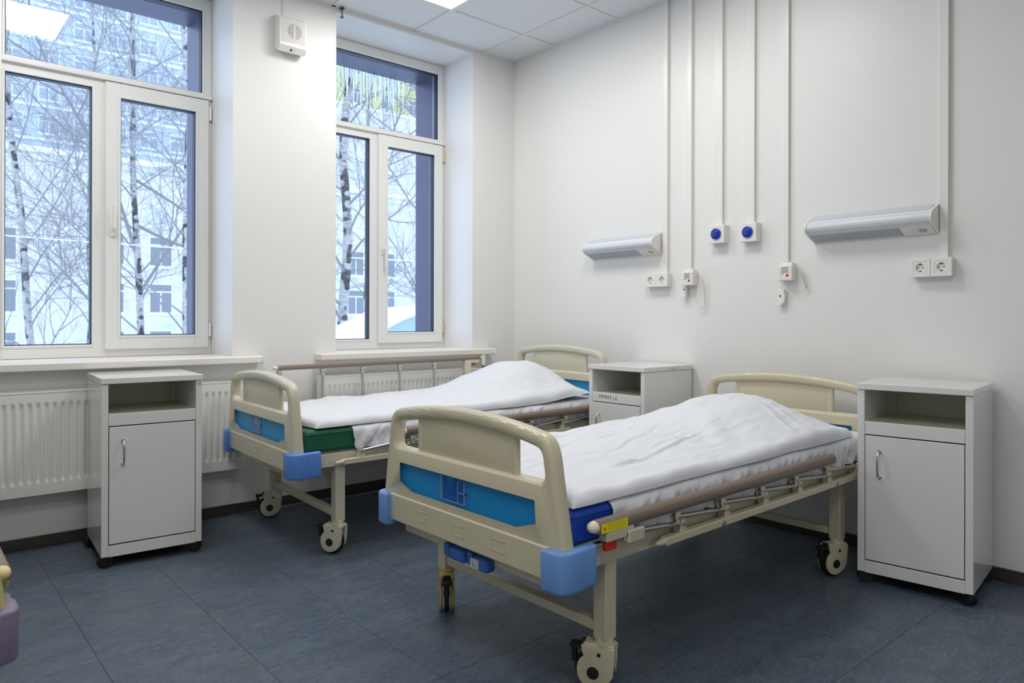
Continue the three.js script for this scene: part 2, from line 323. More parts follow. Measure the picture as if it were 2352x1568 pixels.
function inkPlate(w, h, pw, ph, base, draw) { // thin opaque plate carrying handwriting in the colour of its ground
  const tex = canvasTex(pw, ph, (c) => { c.fillStyle = base; c.fillRect(0, 0, pw, ph); c.strokeStyle = '#141416'; c.fillStyle = '#141416'; c.lineCap = c.lineJoin = 'round'; draw(c, pw, ph); });
  return { g: new THREE.PlaneGeometry(w, h), m: phys('#ffffff', .22, { map: tex, clearcoat: .6, clearcoatRoughness: .06 }) };
}
const stroke = (c, lw, ...lines) => { c.lineWidth = lw; for (const l of lines) { c.beginPath(); c.moveTo(l[0][0], l[0][1]); for (const p of l.slice(1)) c.lineTo(p[0], p[1]); c.stroke(); } };
{ // cabinet left of the beds, marked 48
  const { t } = makeCabinet('white bedside cabinet in front of the left radiator, marked 48 on its upright', [-2.676, 0, .568], -.06);
  const k = inkPlate(.022, .03, 88, 120, '#e6e6e4', (c) => { stroke(c, 6, [[22, 26], [18, 56], [34, 60], [46, 30]], [[34, 60], [26, 96]]); stroke(c, 6, [[66, 30], [76, 44], [56, 70], [50, 84], [62, 92], [70, 78], [54, 50], [66, 30]]); });
  mesh('inked_number', [k.g.translate(.21 - .0135, .798, .0004)], k.m, t, false);
}
{
  const { t } = makeCabinet('white bedside cabinet between the two beds, inked 410136 98 46 on its drawer', [-.455, 0, 1.412], -Math.PI / 2, { w: .415, doorAjar: true });
  const k = inkPlate(.34, .048, 1020, 144, '#e6e6e4', (c) => {
    c.save(); c.translate(-58, -10); c.scale(.92, 1.4); c.font = 'bold 46px sans-serif'; [...'410136'].forEach((ch, i) => c.fillText(ch, 205 + i * 34, 62 + i * 1.2)); c.font = 'bold 58px sans-serif'; c.fillText('9', 420, 74); c.fillText('8', 470, 75); c.font = '66px sans-serif'; c.fillText('4', 550, 84); c.font = 'bold 66px sans-serif'; c.fillText('6', 606, 86); c.lineWidth = 3; [...'410136'].forEach((ch, i) => { c.font = 'bold 46px sans-serif'; c.strokeText(ch, 205 + i * 34, 62 + i * 1.2); }); c.restore();
  });
  mesh('inked_number', [k.g.translate(0, .656, -.0004)], k.m, t, false);
  const e = inkPlate(.30, .018, 900, 54, '#e6e6e4', (c) => { stroke(c, 5, [[470, 18], [482, 18]], [[466, 34], [478, 36]], [[400, 30], [403, 32]]); for (let i = 0; i < 12; i++) stroke(c, 4, [[520 + i * 17, 40 - (i % 3) * 5], [530 + i * 17, 14 + (i * 7) % 11]], [[524 + i * 17, 22 + (i * 5) % 9], [534 + i * 17, 36]]); });
  mesh('inked_note', [e.g.rotateY(Math.PI / 2).translate(.2112, .829, -.2)], e.m, t, false);
}
makeCabinet('white bedside cabinet on the right beside the front bed, turned slightly from the wall', [-.462, 0, 2.993], -Math.PI / 2 + .125, { d: .42 });

// ------------------------------------------------------------------ hospital beds
function boardOutline() { return shape([[-.472, .38], [-.47, .48], [-.434, .685], [-.426, .75, -.412, .778, -.372, .787], [-.25, .81, -.11, .82, 0, .82], [.11, .82, .25, .81, .372, .787], [.412, .778, .426, .75, .434, .685], [.47, .48], [.472, .38]]); }
function upperHole() { const p = new THREE.Path(); p.moveTo(-.365, .65); p.lineTo(.365, .65); p.bezierCurveTo(.386, .65, .392, .662, .39, .68); p.lineTo(.386, .70); p.bezierCurveTo(.384, .733, .376, .742, .35, .747); p.bezierCurveTo(.25, .766, .11, .775, 0, .775); p.bezierCurveTo(-.11, .775, -.25, .766, -.35, .747); p.bezierCurveTo(-.376, .742, -.384, .733, -.386, .70); p.lineTo(-.39, .68); p.bezierCurveTo(-.392, .662, -.386, .65, -.365, .65); return p; }
const HEX = [[-.355, .612], [.355, .612], [.366, .611, .371, .604, .372, .594], [.376, .53], [.377, .522, .374, .518, .366, .515], [.28, .487], [-.28, .487], [-.366, .515], [-.374, .518, -.377, .522, -.376, .53], [-.372, .594], [-.371, .604, -.366, .611, -.355, .612]];
function boardGeos() {            // outer face at local x = 0 looking towards -x, thickness to +x; width along z
  const turn = (g) => g.rotateY(-Math.PI / 2).scale(-1, 1, 1);   // shape (x,y) -> (z,y), depth -> +x
  const fix = (g) => { g = norm(g); g.rotateY(Math.PI / 2); return g; };   // (x,y,z)->(z,y,-x)
  const o = boardOutline(); o.holes.push(upperHole()); const hp = shape(HEX); o.holes.push(new THREE.Path(hp.getPoints(8)));
  const frame = fix(smooth(extrude(o, .05, .016, 5, 40), .8));
  const upper = shape([[-.25, .64], [.25, .64], [.25, .772], [.16, .782, .08, .786, 0, .786], [-.08, .786, -.16, .782, -.25, .772]]);
  const mid = fix(smooth(extrude(upper, .016, .003, 2), .5)).translate(.017, 0, 0);
  const pil = [-1, 1].map(s => rbox(.013, .037, .63, .785, s * .248 - .015, s * .248 + .015, .0118, 4));
  const band = rbox(-.006, .03, .381, .477, -.466, .466, .006, 3);
  const emb = []; for (const v of [-.21, .0, .2]) { const a = .03, b = .018, y = .43; for (const q of [[-a, a, -b, -b + .002], [-a, a, b - .002, b], [-a, -a + .002, -b, b], [a - .002, a, -b, b]]) emb.push(box(-.0072, -.005, y + q[2], y + q[3], v + q[0], v + q[1])); }
  const hex = fix(smooth(extrude(shape(HEX), .02, 0), .5)).translate(.014, 0, 0);
  return { frame: [frame, mid, ...pil, band, ...emb], hex: [hex] };
}
const BG = boardGeos(), BOARD = metreUV(merge(BG.frame)), HEXG = metreUV(merge(BG.hex));
function bumperGeo(s) {  // foot corner on side s
  const sh = shape([[-.026, .408], [-.026, .45], [-.026, .476, -.008, .491, .015, .492], [.062, .492], [.067, .486], [.105, .486], [.12, .486, .125, .48, .125, .472], [.125, .458], [.02, .458], [.015, .408]]);
  let g = smooth(extrude(sh, .116, .009, 3, 8), .7);      // x = u, y = v, z = height
  g = norm(g); g.rotateX(-Math.PI / 2);        // (x,y,z)->(x,z,-y)
  g.translate(0, .361, 0);
  if (s > 0) { g.scale(1, 1, -1); flip(g); }
  return g;
}
function flip(g) { const p = g.attributes.position, n = g.attributes.normal, u = g.attributes.uv; for (const at of [p, n, u]) { const k = at.itemSize, a = at.array; for (let i = 0; i < at.count; i += 3) for (let c = 0; c < k; c++) { const x = a[(i + 1) * k + c]; a[(i + 1) * k + c] = a[(i + 2) * k + c]; a[(i + 2) * k + c] = x; } } return g; }
const BUMP = { 1: metreUV(bumperGeo(1)), '-1': metreUV(bumperGeo(-1)) };
// castor wheels
const cheekShape = shape([[.036, .135], [.034, .09], [.03, .05], [.012, .012, -.03, .009], [-.062, .009, -.08, .032, -.08, .06], [-.08, .08, -.072, .094, -.058, .103], [-.066, .112, -.066, .122, -.066, .135]].map(p => p.length === 4 ? [...p, p[2], p[3]] : p));
const CHEEK = metreUV(merge([1, -1].map(s => smooth(extrude(cheekShape, .013, .004, 3, 10), .7).translate(0, 0, s > 0 ? .0155 : -.0285)).concat([rbox(-.062, .034, .12, .143, -.026, .026, .008, 3), new THREE.CylinderGeometry(.027, .03, .02, 28).translate(0, .148, 0), new THREE.CylinderGeometry(.024, .027, .006, 28).translate(0, .161, 0)])));
const WHEEL = metreUV(merge([new THREE.CylinderGeometry(.0585, .0585, .018, 40).rotateX(Math.PI / 2).translate(-.03, .0605, 0), new THREE.CylinderGeometry(.0605, .0605, .008, 40).rotateX(Math.PI / 2).translate(-.03, .0605, 0)]));
const HUBS = [1, -1].map(s => metreUV(disc(.0185, .003, 'z', -.03, .056, s * .0285))), AXLE = [1, -1].map(s => metreUV(disc(.006, .003, 'z', -.012, .112, s * .0285, 14)));
const PEDAL = metreUV(merge([rbox(-.105, -.045, .118, .13, -.019, .019, .004), rbox(-.1, -.085, .075, .126, -.012, .012, .004), rbox(-.07, -.045, .126, .142, -.014, .014, .004)]));
function put(name, g, m, parent) { const o = new THREE.Mesh(g, m); o.name = name; o.castShadow = o.receiveShadow = true; parent.add(o); return o; }
function handrailGeo(u0, u1, y, v) {
  const sh = shape([[-.018, -.014], [-.018, .004], [-.018, .014, -.008, .020, 0, .020], [.008, .020, .018, .014, .018, .004], [.018, -.014], [.018, -.017, .015, -.019, .012, -.019], [-.012, -.019], [-.015, -.019, -.018, -.017, -.018, -.014]]);
  const g = norm(smooth(extrude(sh, u1 - u0, 0, 1, 16), .9)); g.rotateY(Math.PI / 2); return g.translate(u0, y, v);
}
function labelTex() { return canvasTex(256, 96, (c) => { c.fillStyle = '#f3e31c'; c.fillRect(0, 0, 256, 96); c.fillStyle = '#d8402a'; c.beginPath(); c.moveTo(18, 66); c.lineTo(34, 34); c.lineTo(50, 66); c.fill(); c.fillStyle = '#8a7a18'; for (let r = 0; r < 6; r++) for (let x = 66; x < 232;) { const w = 8 + ((x * 7 + r * 13) % 17); c.fillRect(x, 14 + r * 12, w, 4); x += w + 5; } }); }
const LABEL = std('#ffffff', .4, { map: labelTex() });
function clevis(u, y, v, up) { // small folded bracket plate
  const sh = up ? shape([[-.014, .018], [.014, .018], [.0085, -.012], [.0085, -.018, .004, -.022, 0, -.022], [-.004, -.022, -.0085, -.018, -.0085, -.012]]) : shape([[-.017, -.022], [.017, -.022], [.017, -.012], [.011, -.006], [.011, .010], [.011, .017, .006, .021, 0, .021], [-.006, .021, -.011, .017, -.011, .010], [-.011, -.006], [-.017, -.012]]);
  return [extrude(sh, .004, .001, 1, 6).translate(u, y, v + .008), extrude(sh, .004, .001, 1, 6).translate(u, y, v - .014), ...(up ? [] : [rbox(u - .017, u + .017, y - .026, y - .021, v - .018, v + .014, .001)])];
}
function makeBed(o) {
  const { label, pos, turn, mats, lift = 0, headLift = 0, tilt = 0 } = o;
  const t = thing('hospital_bed', label, 'bed', pos, turn, 'hospital beds of the ward'), L = 2.04, K = new THREE.Group();
  const up = (m) => { m.position.y += lift; m.rotation.z = tilt; return m; };
  for (const end of ['footboard', 'headboard']) {
    const head = end === 'headboard', b = up(put(end, BOARD, mats.body, t));
    if (head) { b.rotation.set(0, Math.PI, 0); b.position.x = L; b.position.y += headLift; }
    put('coloured_panel', HEXG, mats.panel, b);
    if (!head && o.card) {
      const card = shape([[-.069, -.04], [.056, -.04], [.056, .037], [.036, .036], [.028, .022], [.02, .022], [.012, .036], [-.02, .036], [-.027, .018], [-.036, .018], [-.045, .037], [-.069, .037]]);
      const cg = norm(extrude(card, .004, 0)); cg.rotateY(-Math.PI / 2).translate(.012, .552, -.04);
      put('card_holder', metreUV(cg), phys('#e3eefa', .05, { transmission: 1, thickness: 0, ior: 1.5 }), b);
      const z = -.04, rimMat = phys('#dfe8f0', .15, { transmission: .8, thickness: 0 });
      for (const q of [box(.004, .011, .512, .590, z - .0705, z - .0685), box(.004, .011, .512, .589, z + .0555, z + .0575), box(.005, .010, .511, .5125, z - .069, z + .056), box(.006, .010, .5125, .588, z + .019, z + .0202), box(.005, .010, .546, .5485, z + .0202, z + .0555)]) put('card_holder_edge', metreUV(q), rimMat, b);
      for (const [y, zz] of [[.553, z - .073], [.548, z + .058]]) put('screw', metreUV(disc(.003, .004, 'x', .010, y, zz, 10)), M.dark, b);
    }
  }
  for (const s of [1, -1]) { up(put('corner_bumper', BUMP[s], mats.bumper, t)); }
  up(mesh('deck_frame', [rbox(.04, L - .04, .388, .45, .405, .435), rbox(.04, L - .04, .388, .45, -.435, -.405), rbox(.045, .085, .33, .45, -.40, .40, .01), rbox(L - .085, L - .045, .36, .45, -.40, .40, .01), box(.6, .64, .40, .44, -.4, .4), box(1.2, 1.24, .40, .44, -.4, .4)], mats.frame, t));
  for (const [a, b] of [[.09, .5], [.51, .9], [.91, 1.2], [1.21, L - .09]]) up(mesh('deck_panel', [rbox(a, b, .4503, .4575, -.40, .40)], mats.frame, t));
  for (const u of [.235, L - .30]) {
    for (const v of [-.405, .405]) mesh('leg', [rbox(u - .025, u + .025, .155, .40 + lift, v - .025, v + .025, .004)], mats.frame, t);
    mesh('crossbar', [rbox(u - .018, u + .018, .172, .202, -.385, .385, .003)], mats.frame, t);
  }
  [[.235, -.405], [.235, .405], [L - .30, -.405], [L - .30, .405]].forEach(([u, v], i) => {
    const c = put('castor', CHEEK, i === 0 && o.yellowCastor ? o.yellowCastor : mats.frame, t); c.position.set(u, 0, v); c.rotation.y = o.castors[i];
    put('wheel', WHEEL, M.rubber, c); for (const h of HUBS) put('hub_cap', h, M.rubber, c); for (const h of AXLE) put('axle_bolt', h, M.rubber, c); put('brake_pedal', PEDAL, M.rubber, c);
  });
  // crank handles folded under the foot end
  for (const [v, w] of o.crank ? [[-.06, .06], [.065, .055]] : []) {
    const cr = mesh('crank_handle', [rbox(.018, .06, .322, .362, v - .055, v - .026, .004), rbox(.012, .055, .316, .358, v - .024, v + w, .014, 3), rod(V(.03, .34, v), V(.2, .34, v), .008)], mats.crank, t); up(cr);
    if (v > 0) { const tx = canvasTex(128, 96, (c) => { c.fillStyle = '#b9c3c8'; c.fillRect(0, 0, 128, 96); c.strokeStyle = '#20242a'; stroke(c, 8, [[24, 22], [52, 60], [108, 72]]); stroke(c, 4, [[40, 60], [52, 74], [34, 80], [28, 66]]); }); mesh('position_plate', [rbox(.011, .013, .322, .352, v - .026, v - .004 + .02, .0005)], std('#b9c3c8', .4), cr); mesh('position_mark', [new THREE.PlaneGeometry(.036, .027).rotateY(-Math.PI / 2).translate(.0105, .337, v - .004)], std('#ffffff', .4, { map: tx }), cr, false); }
  }
  // side rails
  const rail = (s, mode) => {
    const v = s * .462, flipu = (u) => u;
    const down = mode !== 'up', sh = mode === 'down' ? -.288 : mode === 'downHead' ? .275 : 0;
    const bu = mode === 'down' ? [.536, .788, 1.041, 1.293, 1.536, 1.79] : mode === 'downHead' ? [.327, .585, .843, 1.10, 1.36, 1.617] : [.29, .55, .81, 1.07, 1.33, 1.59];
    const by = .45;
    up(mesh('rail_beam', [rbox(bu[0] - .09, bu[5] + .06, .398, .424, v - .012, v + .016, .004), rod(V(bu[0] - .088, .411, v + .002), V(bu[0] - .13, .409, v + .002), .0135, 14, .006), rbox(bu[0], bu[5], .396, .45, s * .435 - .002, s * .435 + .002, .001)], mats.frame, t));
    for (const u of [bu[0] + .22, bu[3] + .3]) up(mesh('bolt', [disc(.009, .008, 'z', u, .409, s > 0 ? v + .018 : v - .014, 6)], M.steel, t));
    const uu = bu.map(u => u + sh), uy = down ? .478 : .758;
    const hv = v + s * .008, hy = uy + .042;
    for (let i = 0; i < 6; i++) {
      up(mesh('rail_bracket', clevis(bu[i], by, v, false), mats.frame, t));
      up(mesh('rail_post', [rod(V(bu[i], by, v), V(uu[i], uy, hv), .0085, 14), rod(V(bu[i], by, v - .02), V(bu[i], by, v + .018), .005), rod(V(uu[i], uy, hv - .018), V(uu[i], uy, hv + .018), .005)], M.steel, t));
      up(mesh('rail_clevis', clevis(uu[i], uy, hv, true), mats.frame, t));
    }
    const u0 = mode === 'down' ? .125 : mode === 'downHead' ? .565 : .275, u1 = mode === 'down' ? 1.56 : mode === 'downHead' ? 2.0 : 1.70;
    up(mesh('handrail', [down ? handrailGeo(u0, u1, hy, hv) : handrailGeo(u0, u1, 0, hv).scale(1, .72, 1).translate(0, hy - .006, 0)], M.taupe, t));
    for (const [u, d] of [[u0, -1], [u1, 1]]) { const g = new THREE.SphereGeometry(.0193, 20, 12, 0, Math.PI * 2, 0, Math.PI / 2).scale(.93, 1.35, 1).rotateZ(-d * Math.PI / 2); if (!down) g.scale(1, .72, 1); up(mesh('end_cap', [g.translate(u - d * .001, hy + (down ? .0004 : -.006), hv)], mats.cap, t)); }
    const lu = mode === 'down' ? uu[0] : uu[5];
    if (mode === 'down') {
      up(mesh('rail_latch', [rbox(lu - .09, lu + .03, uy - .006, uy + .024, hv - .015, hv + .018, .004), rbox(lu + .0, lu + .075, uy - .028, uy + .012, hv - .018, hv + .022, .006)], mats.frame, t));
      up(mesh('release_lever', [rbox(lu - .085, lu - .035, uy - .035, uy - .008, hv - .008, hv + .008, .004)], M.red, t));
    } else {
      up(mesh('rail_latch', [rbox(lu - .02, lu + .10, uy + .0, uy + .024, hv - .015, hv + .018, .004), rbox(lu - .022, lu + .03, uy - .075, uy + .012, hv - .018, hv + .022, .006)], mats.frame, t));
      up(mesh('release_lever', [rbox(lu + .04, lu + .075, uy - .014, uy + .001, hv - .008, hv + .012, .004)], M.red, t));
    }
    if (mode === 'down') { const lg = new THREE.PlaneGeometry(.115, .027); lg.rotateX(s > 0 ? 0 : Math.PI).translate(u0 + .065, hy - .004, hv + s * .0187); up(mesh('warning_label', [lg], LABEL, t, false)); }
  };
  rail(1, o.rails[0]); rail(-1, o.rails[1]);
  return t;
}
const mat1 = { ...bedMats('#cbc3a8', '#6d9ad8', '#0d86c6'), crank: std('#2f66b4', .45), cap: std('#e6decb', .4) };
const mat2 = { ...bedMats('#cdc8b2', '#5a8ad8', '#2f9ad6'), crank: mat1.crank, cap: mat1.cap };
const mat3 = { ...bedMats('#bdb87c', '#7b7088', '#0f76b4'), crank: mat1.crank, cap: std('#e0cf9a', .4) };
const BED1 = [-2.2, 0, 2.28], BED2 = [-2.204, 0, .609], BED2_T = -.0392, LIFT2 = .028, TILT = .012;
makeBed({ label: 'front hospital bed with beige end boards, blue panel and blue-edged mattress', pos: BED1, turn: 0, mats: mat1, headLift: .02, tilt: TILT, card: true, crank: true, rails: ['down', 'down'], castors: [.95, -1.05, 2.4, -.35], yellowCastor: phys('#c4a95c', .35, { clearcoat: .3 }) });
makeBed({ label: 'rear hospital bed under the right window with one brown rail raised', pos: BED2, turn: BED2_T, mats: mat2, lift: LIFT2, tilt: TILT, headLift: .09, card: true, rails: ['downHead', 'up'], castors: [-.35, -1.0, .8, -.6] });
makeBed({ label: 'yellowish hospital bed cut by the left picture edge with purple-grey bumper', pos: [-3.864, 0, 2.235], turn: Math.PI / 2, mats: mat3, rails: ['down', 'down'], castors: [.2, .4, .3, .5] });

// ------------------------------------------------------------------ bedding
const MY0 = .458, MY1 = .566;
function placed(m, pos, turn, lift) { m.position.set(pos[0], lift, pos[2]); m.rotation.set(0, turn, TILT); return m; }
function mattress(label, mat, pos, turn, lift) {
  const g = [rbox(.062, 1.975, MY0, MY1, -.43, .43, .022, 4)];
  const t = thing('mattress', label, 'mattress', [pos[0], lift, pos[2]], turn); t.rotation.z = turn > 1 ? 0 : TILT;
  mesh('cover', g, mat, t);
  const seam = []; for (const y of [MY0 + .02, MY1 - .02]) seam.push(tube([V(.07, y, .4315), V(.5, y, .4325), V(1, y, .4315)], .0022, 8, 6), tube([V(.0605, y, -.40), V(.0605, y, .40)], .0022, 4, 6));
  for (const q of seam) mesh('piping', [q], mat, t);
  return t;
}
function bedSheet(label, pos, turn, lift, seed, u0 = .24) {
  // pulled over the mattress: cross-section path down both sides, with gathered folds
  const N = 220, P = 56, hw = .436, y0 = MY0 + .004, y1 = MY1 + .004, pos3 = [], idx = [], r = .03;
  const ns = createNoise2D(rng(seed));
  for (let i = 0; i <= N; i++) {
    const u = u0 + (1.985 - u0) * i / N;
    for (let j = 0; j <= P; j++) {
      const side = (y1 - y0) + hw, s = (j / P * 2 - 1) * side, a = Math.abs(s), sg = Math.sign(s) || 1;
      let v, y;
      if (a < hw - r) { v = s; y = y1; }
      else if (a < hw + r) { const k = (a - hw + r) / (2 * r) * Math.PI / 2; v = sg * (hw - r + r * Math.sin(k)); y = y1 - r + r * Math.cos(k); }
      else { v = sg * hw; y = y1 - (a - hw); }
      const down = Math.max(0, (y1 - y) / (y1 - y0));
      const fold = ns(u * 16 + down * 1.5 * sg, sg * 3 + down * .6) * .5 + ns(u * 34 - down * 3, sg * 7 + down) * .3 + Math.max(0, ns(u * 9 + down * 2.2, sg * 11)) * .5;
      const hem = Math.min(1, .15 + (u - u0) / .09);
      v += sg * (.002 + hem * .02 * Math.pow(down, .7) * (.4 + 1.3 * fold)) * (down > 0 ? 1 : 0);
      y += (1 - Math.min(1, down * 4)) * .0025 * ns(u * 7, v * 7);
      y = Math.max(y, y0 - .006);
      const edge = 1 - Math.min(1, (u - u0) / .03);
      pos3.push(u + .012 * down * ns(sg * 4, down * 3) + .02 * edge * down * .6, y, v);
    }
  }
  for (let i = 0; i < N; i++) for (let j = 0; j < P; j++) { const a = i * (P + 1) + j; idx.push(a, a + P + 1, a + 1, a + 1, a + P + 1, a + P + 2); }
  const g = new THREE.BufferGeometry(); g.setAttribute('position', new THREE.Float32BufferAttribute(pos3, 3)); g.setIndex(idx); g.computeVertexNormals(); flipCheck(g);
  const m = mesh('bed_sheet', g, M.sheet, scene, true); tag(m, label, 'sheet'); placed(m, pos, turn, lift); return m;
}
function flipCheck(g) { const n = g.attributes.normal; let s = 0; for (let i = 0; i < n.count; i += 7) s += n.getY(i); if (s < 0) { const a = g.index.array; for (let i = 0; i < a.length; i += 3) { const x = a[i + 1]; a[i + 1] = a[i + 2]; a[i + 2] = x; } g.computeVertexNormals(); } }
function duvet(label, pos, turn, lift, o) {
  const NU = 400, NV = 170, ns = createNoise2D(rng(o.seed)), r = rng(o.seed + 1), base = MY1 + .006;
  const lines = [];
  for (let k = 0; k < 26; k++) { const u = .25 + r() * 1.1, v = -.36 + r() * .72, a = (r() - .5) * (k < 16 ? .5 : 1.7), L = .1 + r() * .3; lines.push([u - Math.cos(a) * L, v - Math.sin(a) * L, u + Math.cos(a) * L, v + Math.sin(a) * L, (.0025 + r() * .0035) * (r() < .45 ? -1 : 1), .0045 + r() * .007]); }
  for (const q of o.creases || []) lines.push(q);
  const ss = THREE.MathUtils.smoothstep;
  const hw = (u) => o.hw + .006 * ns(u * 3, 1) ;
  const u0 = (v) => o.u0 + .012 * ns(v * 4, 5), u1 = (v) => o.u1(v);
  const top = [], bot = [];
  for (let i = 0; i <= NU; i++) for (let j = 0; j <= NV; j++) {
    const a = i / NU, b = j / NV * 2 - 1;
    // denser samples near the borders
    const aa = .5 - .5 * Math.cos(Math.PI * a) * .35 + (a - .5) * .65, bb = Math.sign(b) * (1 - Math.pow(1 - Math.abs(b), 1.35));
    const v0 = bb * o.hw, A = u0(v0), B = u1(v0), u = A + (B - A) * aa, v = bb * hw(u) + .012 * o.skew * ss(u, 1.2, 1.9);
    const eu = Math.min(u - A, B - u), ev = (1 - Math.abs(bb)) * o.hw;
    const round = (d, w) => d >= w ? 1 : Math.sqrt(Math.max(0, 1 - Math.pow(1 - d / w, 2)));
    const e = Math.min(round(ev, .030), 1) * round(eu, .028);
    let h = o.thick * (1 + .18 * ns(u * 2.2, v * 2.6) + .1 * ns(u * 6, v * 5));
    h += .0035 * ns(u * 2.4, v * 9) + .0016 * ns(u * 7 + v * 4, v * 20);
    for (const [x0, z0, x1, z1, am, w] of lines) { const dx = x1 - x0, dz = z1 - z0, L2 = dx * dx + dz * dz, k = Math.max(0, Math.min(1, ((u - x0) * dx + (v - z0) * dz) / L2)), d = Math.hypot(u - x0 - k * dx, v - z0 - k * dz); h += am * Math.sin(Math.PI * k) * Math.exp(-d * d / w / w); }
    const pil = o.pillow(u, v, ss);
    const fade = ss(ev, 0, .36) * .8 + round(ev, .05) * .2, fadeU = round(eu, .12);
    const y = base + h * e + pil * fade * fadeU;
    const lower = base + (o.lowLift ? o.lowLift(u, v, ss) : 0);
    top.push(u, Math.max(y, lower + .001), v); bot.push(u, lower - .001 * e, v);
  }
  const n = (NU + 1) * (NV + 1), idx = [], at = (i, j) => i * (NV + 1) + j;
  for (let i = 0; i < NU; i++) for (let j = 0; j < NV; j++) { const a = at(i, j), b = at(i + 1, j), c = at(i, j + 1), d = at(i + 1, j + 1); idx.push(a, c, b, c, d, b, n + a, n + b, n + c, n + c, n + b, n + d); }
  const wall = (a, b) => idx.push(a, b, n + a, b, n + b, n + a);
  for (let i = 0; i < NU; i++) { wall(at(i + 1, 0), at(i, 0)); wall(at(i, NV), at(i + 1, NV)); }
  for (let j = 0; j < NV; j++) { wall(at(0, j), at(0, j + 1)); wall(at(NU, j + 1), at(NU, j)); }
  const g = new THREE.BufferGeometry(); g.setAttribute('position', new THREE.Float32BufferAttribute([...top, ...bot], 3)); g.setIndex(idx); g.computeVertexNormals();
  const m = mesh('duvet', g, M.duvet, scene, true); tag(m, label, 'bedding'); placed(m, pos, turn, lift); return m;
}
mattress('blue covered mattress on the front bed', M.mattBlue, BED1, 0, 0);
mattress('dark green covered mattress on the rear bed', M.mattGreen, BED2, BED2_T, LIFT2);
mattress('green covered mattress on the bed at the left picture edge', M.mattGreen, [-3.864, 0, 2.235], Math.PI / 2, 0);
bedSheet('white gathered sheet over the blue mattress of the front bed', BED1, 0, 0, 21, .235);
bedSheet('white sheet over the green mattress of the rear bed', BED2, BED2_T, LIFT2, 22, .30);
duvet('white rumpled cover drawn over the pillow of the front bed', BED1, 0, 0, {
  seed: 31, hw: .432, u0: .085, thick: .034, skew: 0, u1: (v) => 1.86 - .05 * (v < 0 ? -v : v * .6),
  pillow: (u, v, ss) => .112 * ss(u, 1.10, 1.58) * (1 - .55 * ss(u, 1.66, 1.88)) * (1 - .3 * ss(v, -.12, .44)) + .02 * ss(u, .6, 1.2),
  creases: [[.33, .27, 1.18, .10, .006, .007], [.34, .285, 1.16, .118, -.006, .006], [.5, .10, 1.0, -.06, .005, .006], [.52, .115, 1.0, -.045, -.005, .005], [.85, .02, 1.22, -.14, -.005, .006], [1.02, .34, 1.40, -.05, .010, .05], [.98, .30, 1.36, -.10, -.007, .03], [1.42, .40, 1.60, .10, .006, .014], [1.52, .40, 1.68, .05, .006, .012], [1.62, .38, 1.74, .0, .005, .012], [.4, -.2, .95, -.27, .005, .007]],
});
duvet('white smooth cover drawn over the pillow of the rear bed', BED2, BED2_T, LIFT2, {
  seed: 41, hw: .430, u0: .115, thick: .036, skew: 0, u1: (v) => 1.93 - .05 * Math.abs(v), lowLift: (u, v, ss) => .035 * ss(u, 1.42, 1.9),
  pillow: (u, v, ss) => .165 * ss(u, 1.02, 1.62) * (1 - .5 * ss(u, 1.70, 1.95)) * (.9 + .1 * Math.cos(v * 5)) + .015 * ss(u, .5, 1.0),
  creases: [],
});

// ------------------------------------------------------------------ wall-mounted things on the right wall (plane x = 0, looking towards -x)
function channel(z0, z1, yb, label) { const m = mesh('cable_channel', [rbox(-.019, 0, yb, CEIL, z0, z1, .002), box(-.0195, -.017, yb, CEIL, z0 + .003, z0 + .0038)], M.whitePlastic, scene); tag(m, label, 'cable channel', 'white cable channels on the headboard wall'); return m; }
channel(1.405, 1.440, 1.389, 'white cable channel running down to the small double socket beside the left lamp');
channel(1.580, 1.614, 1.392, 'white cable channel running down to the left nurse call unit');
channel(1.768, 1.822, 1.645, 'wide white channel running down to the left blue gas outlet');
channel(1.962, 2.022, 1.640, 'wide white channel running down to the right blue gas outlet');
channel(2.192, 2.219, 1.398, 'white cable channel running down to the right nurse call unit');
channel(2.940, 2.975, 1.388, 'white cable channel beside the right lamp running to the large double socket');

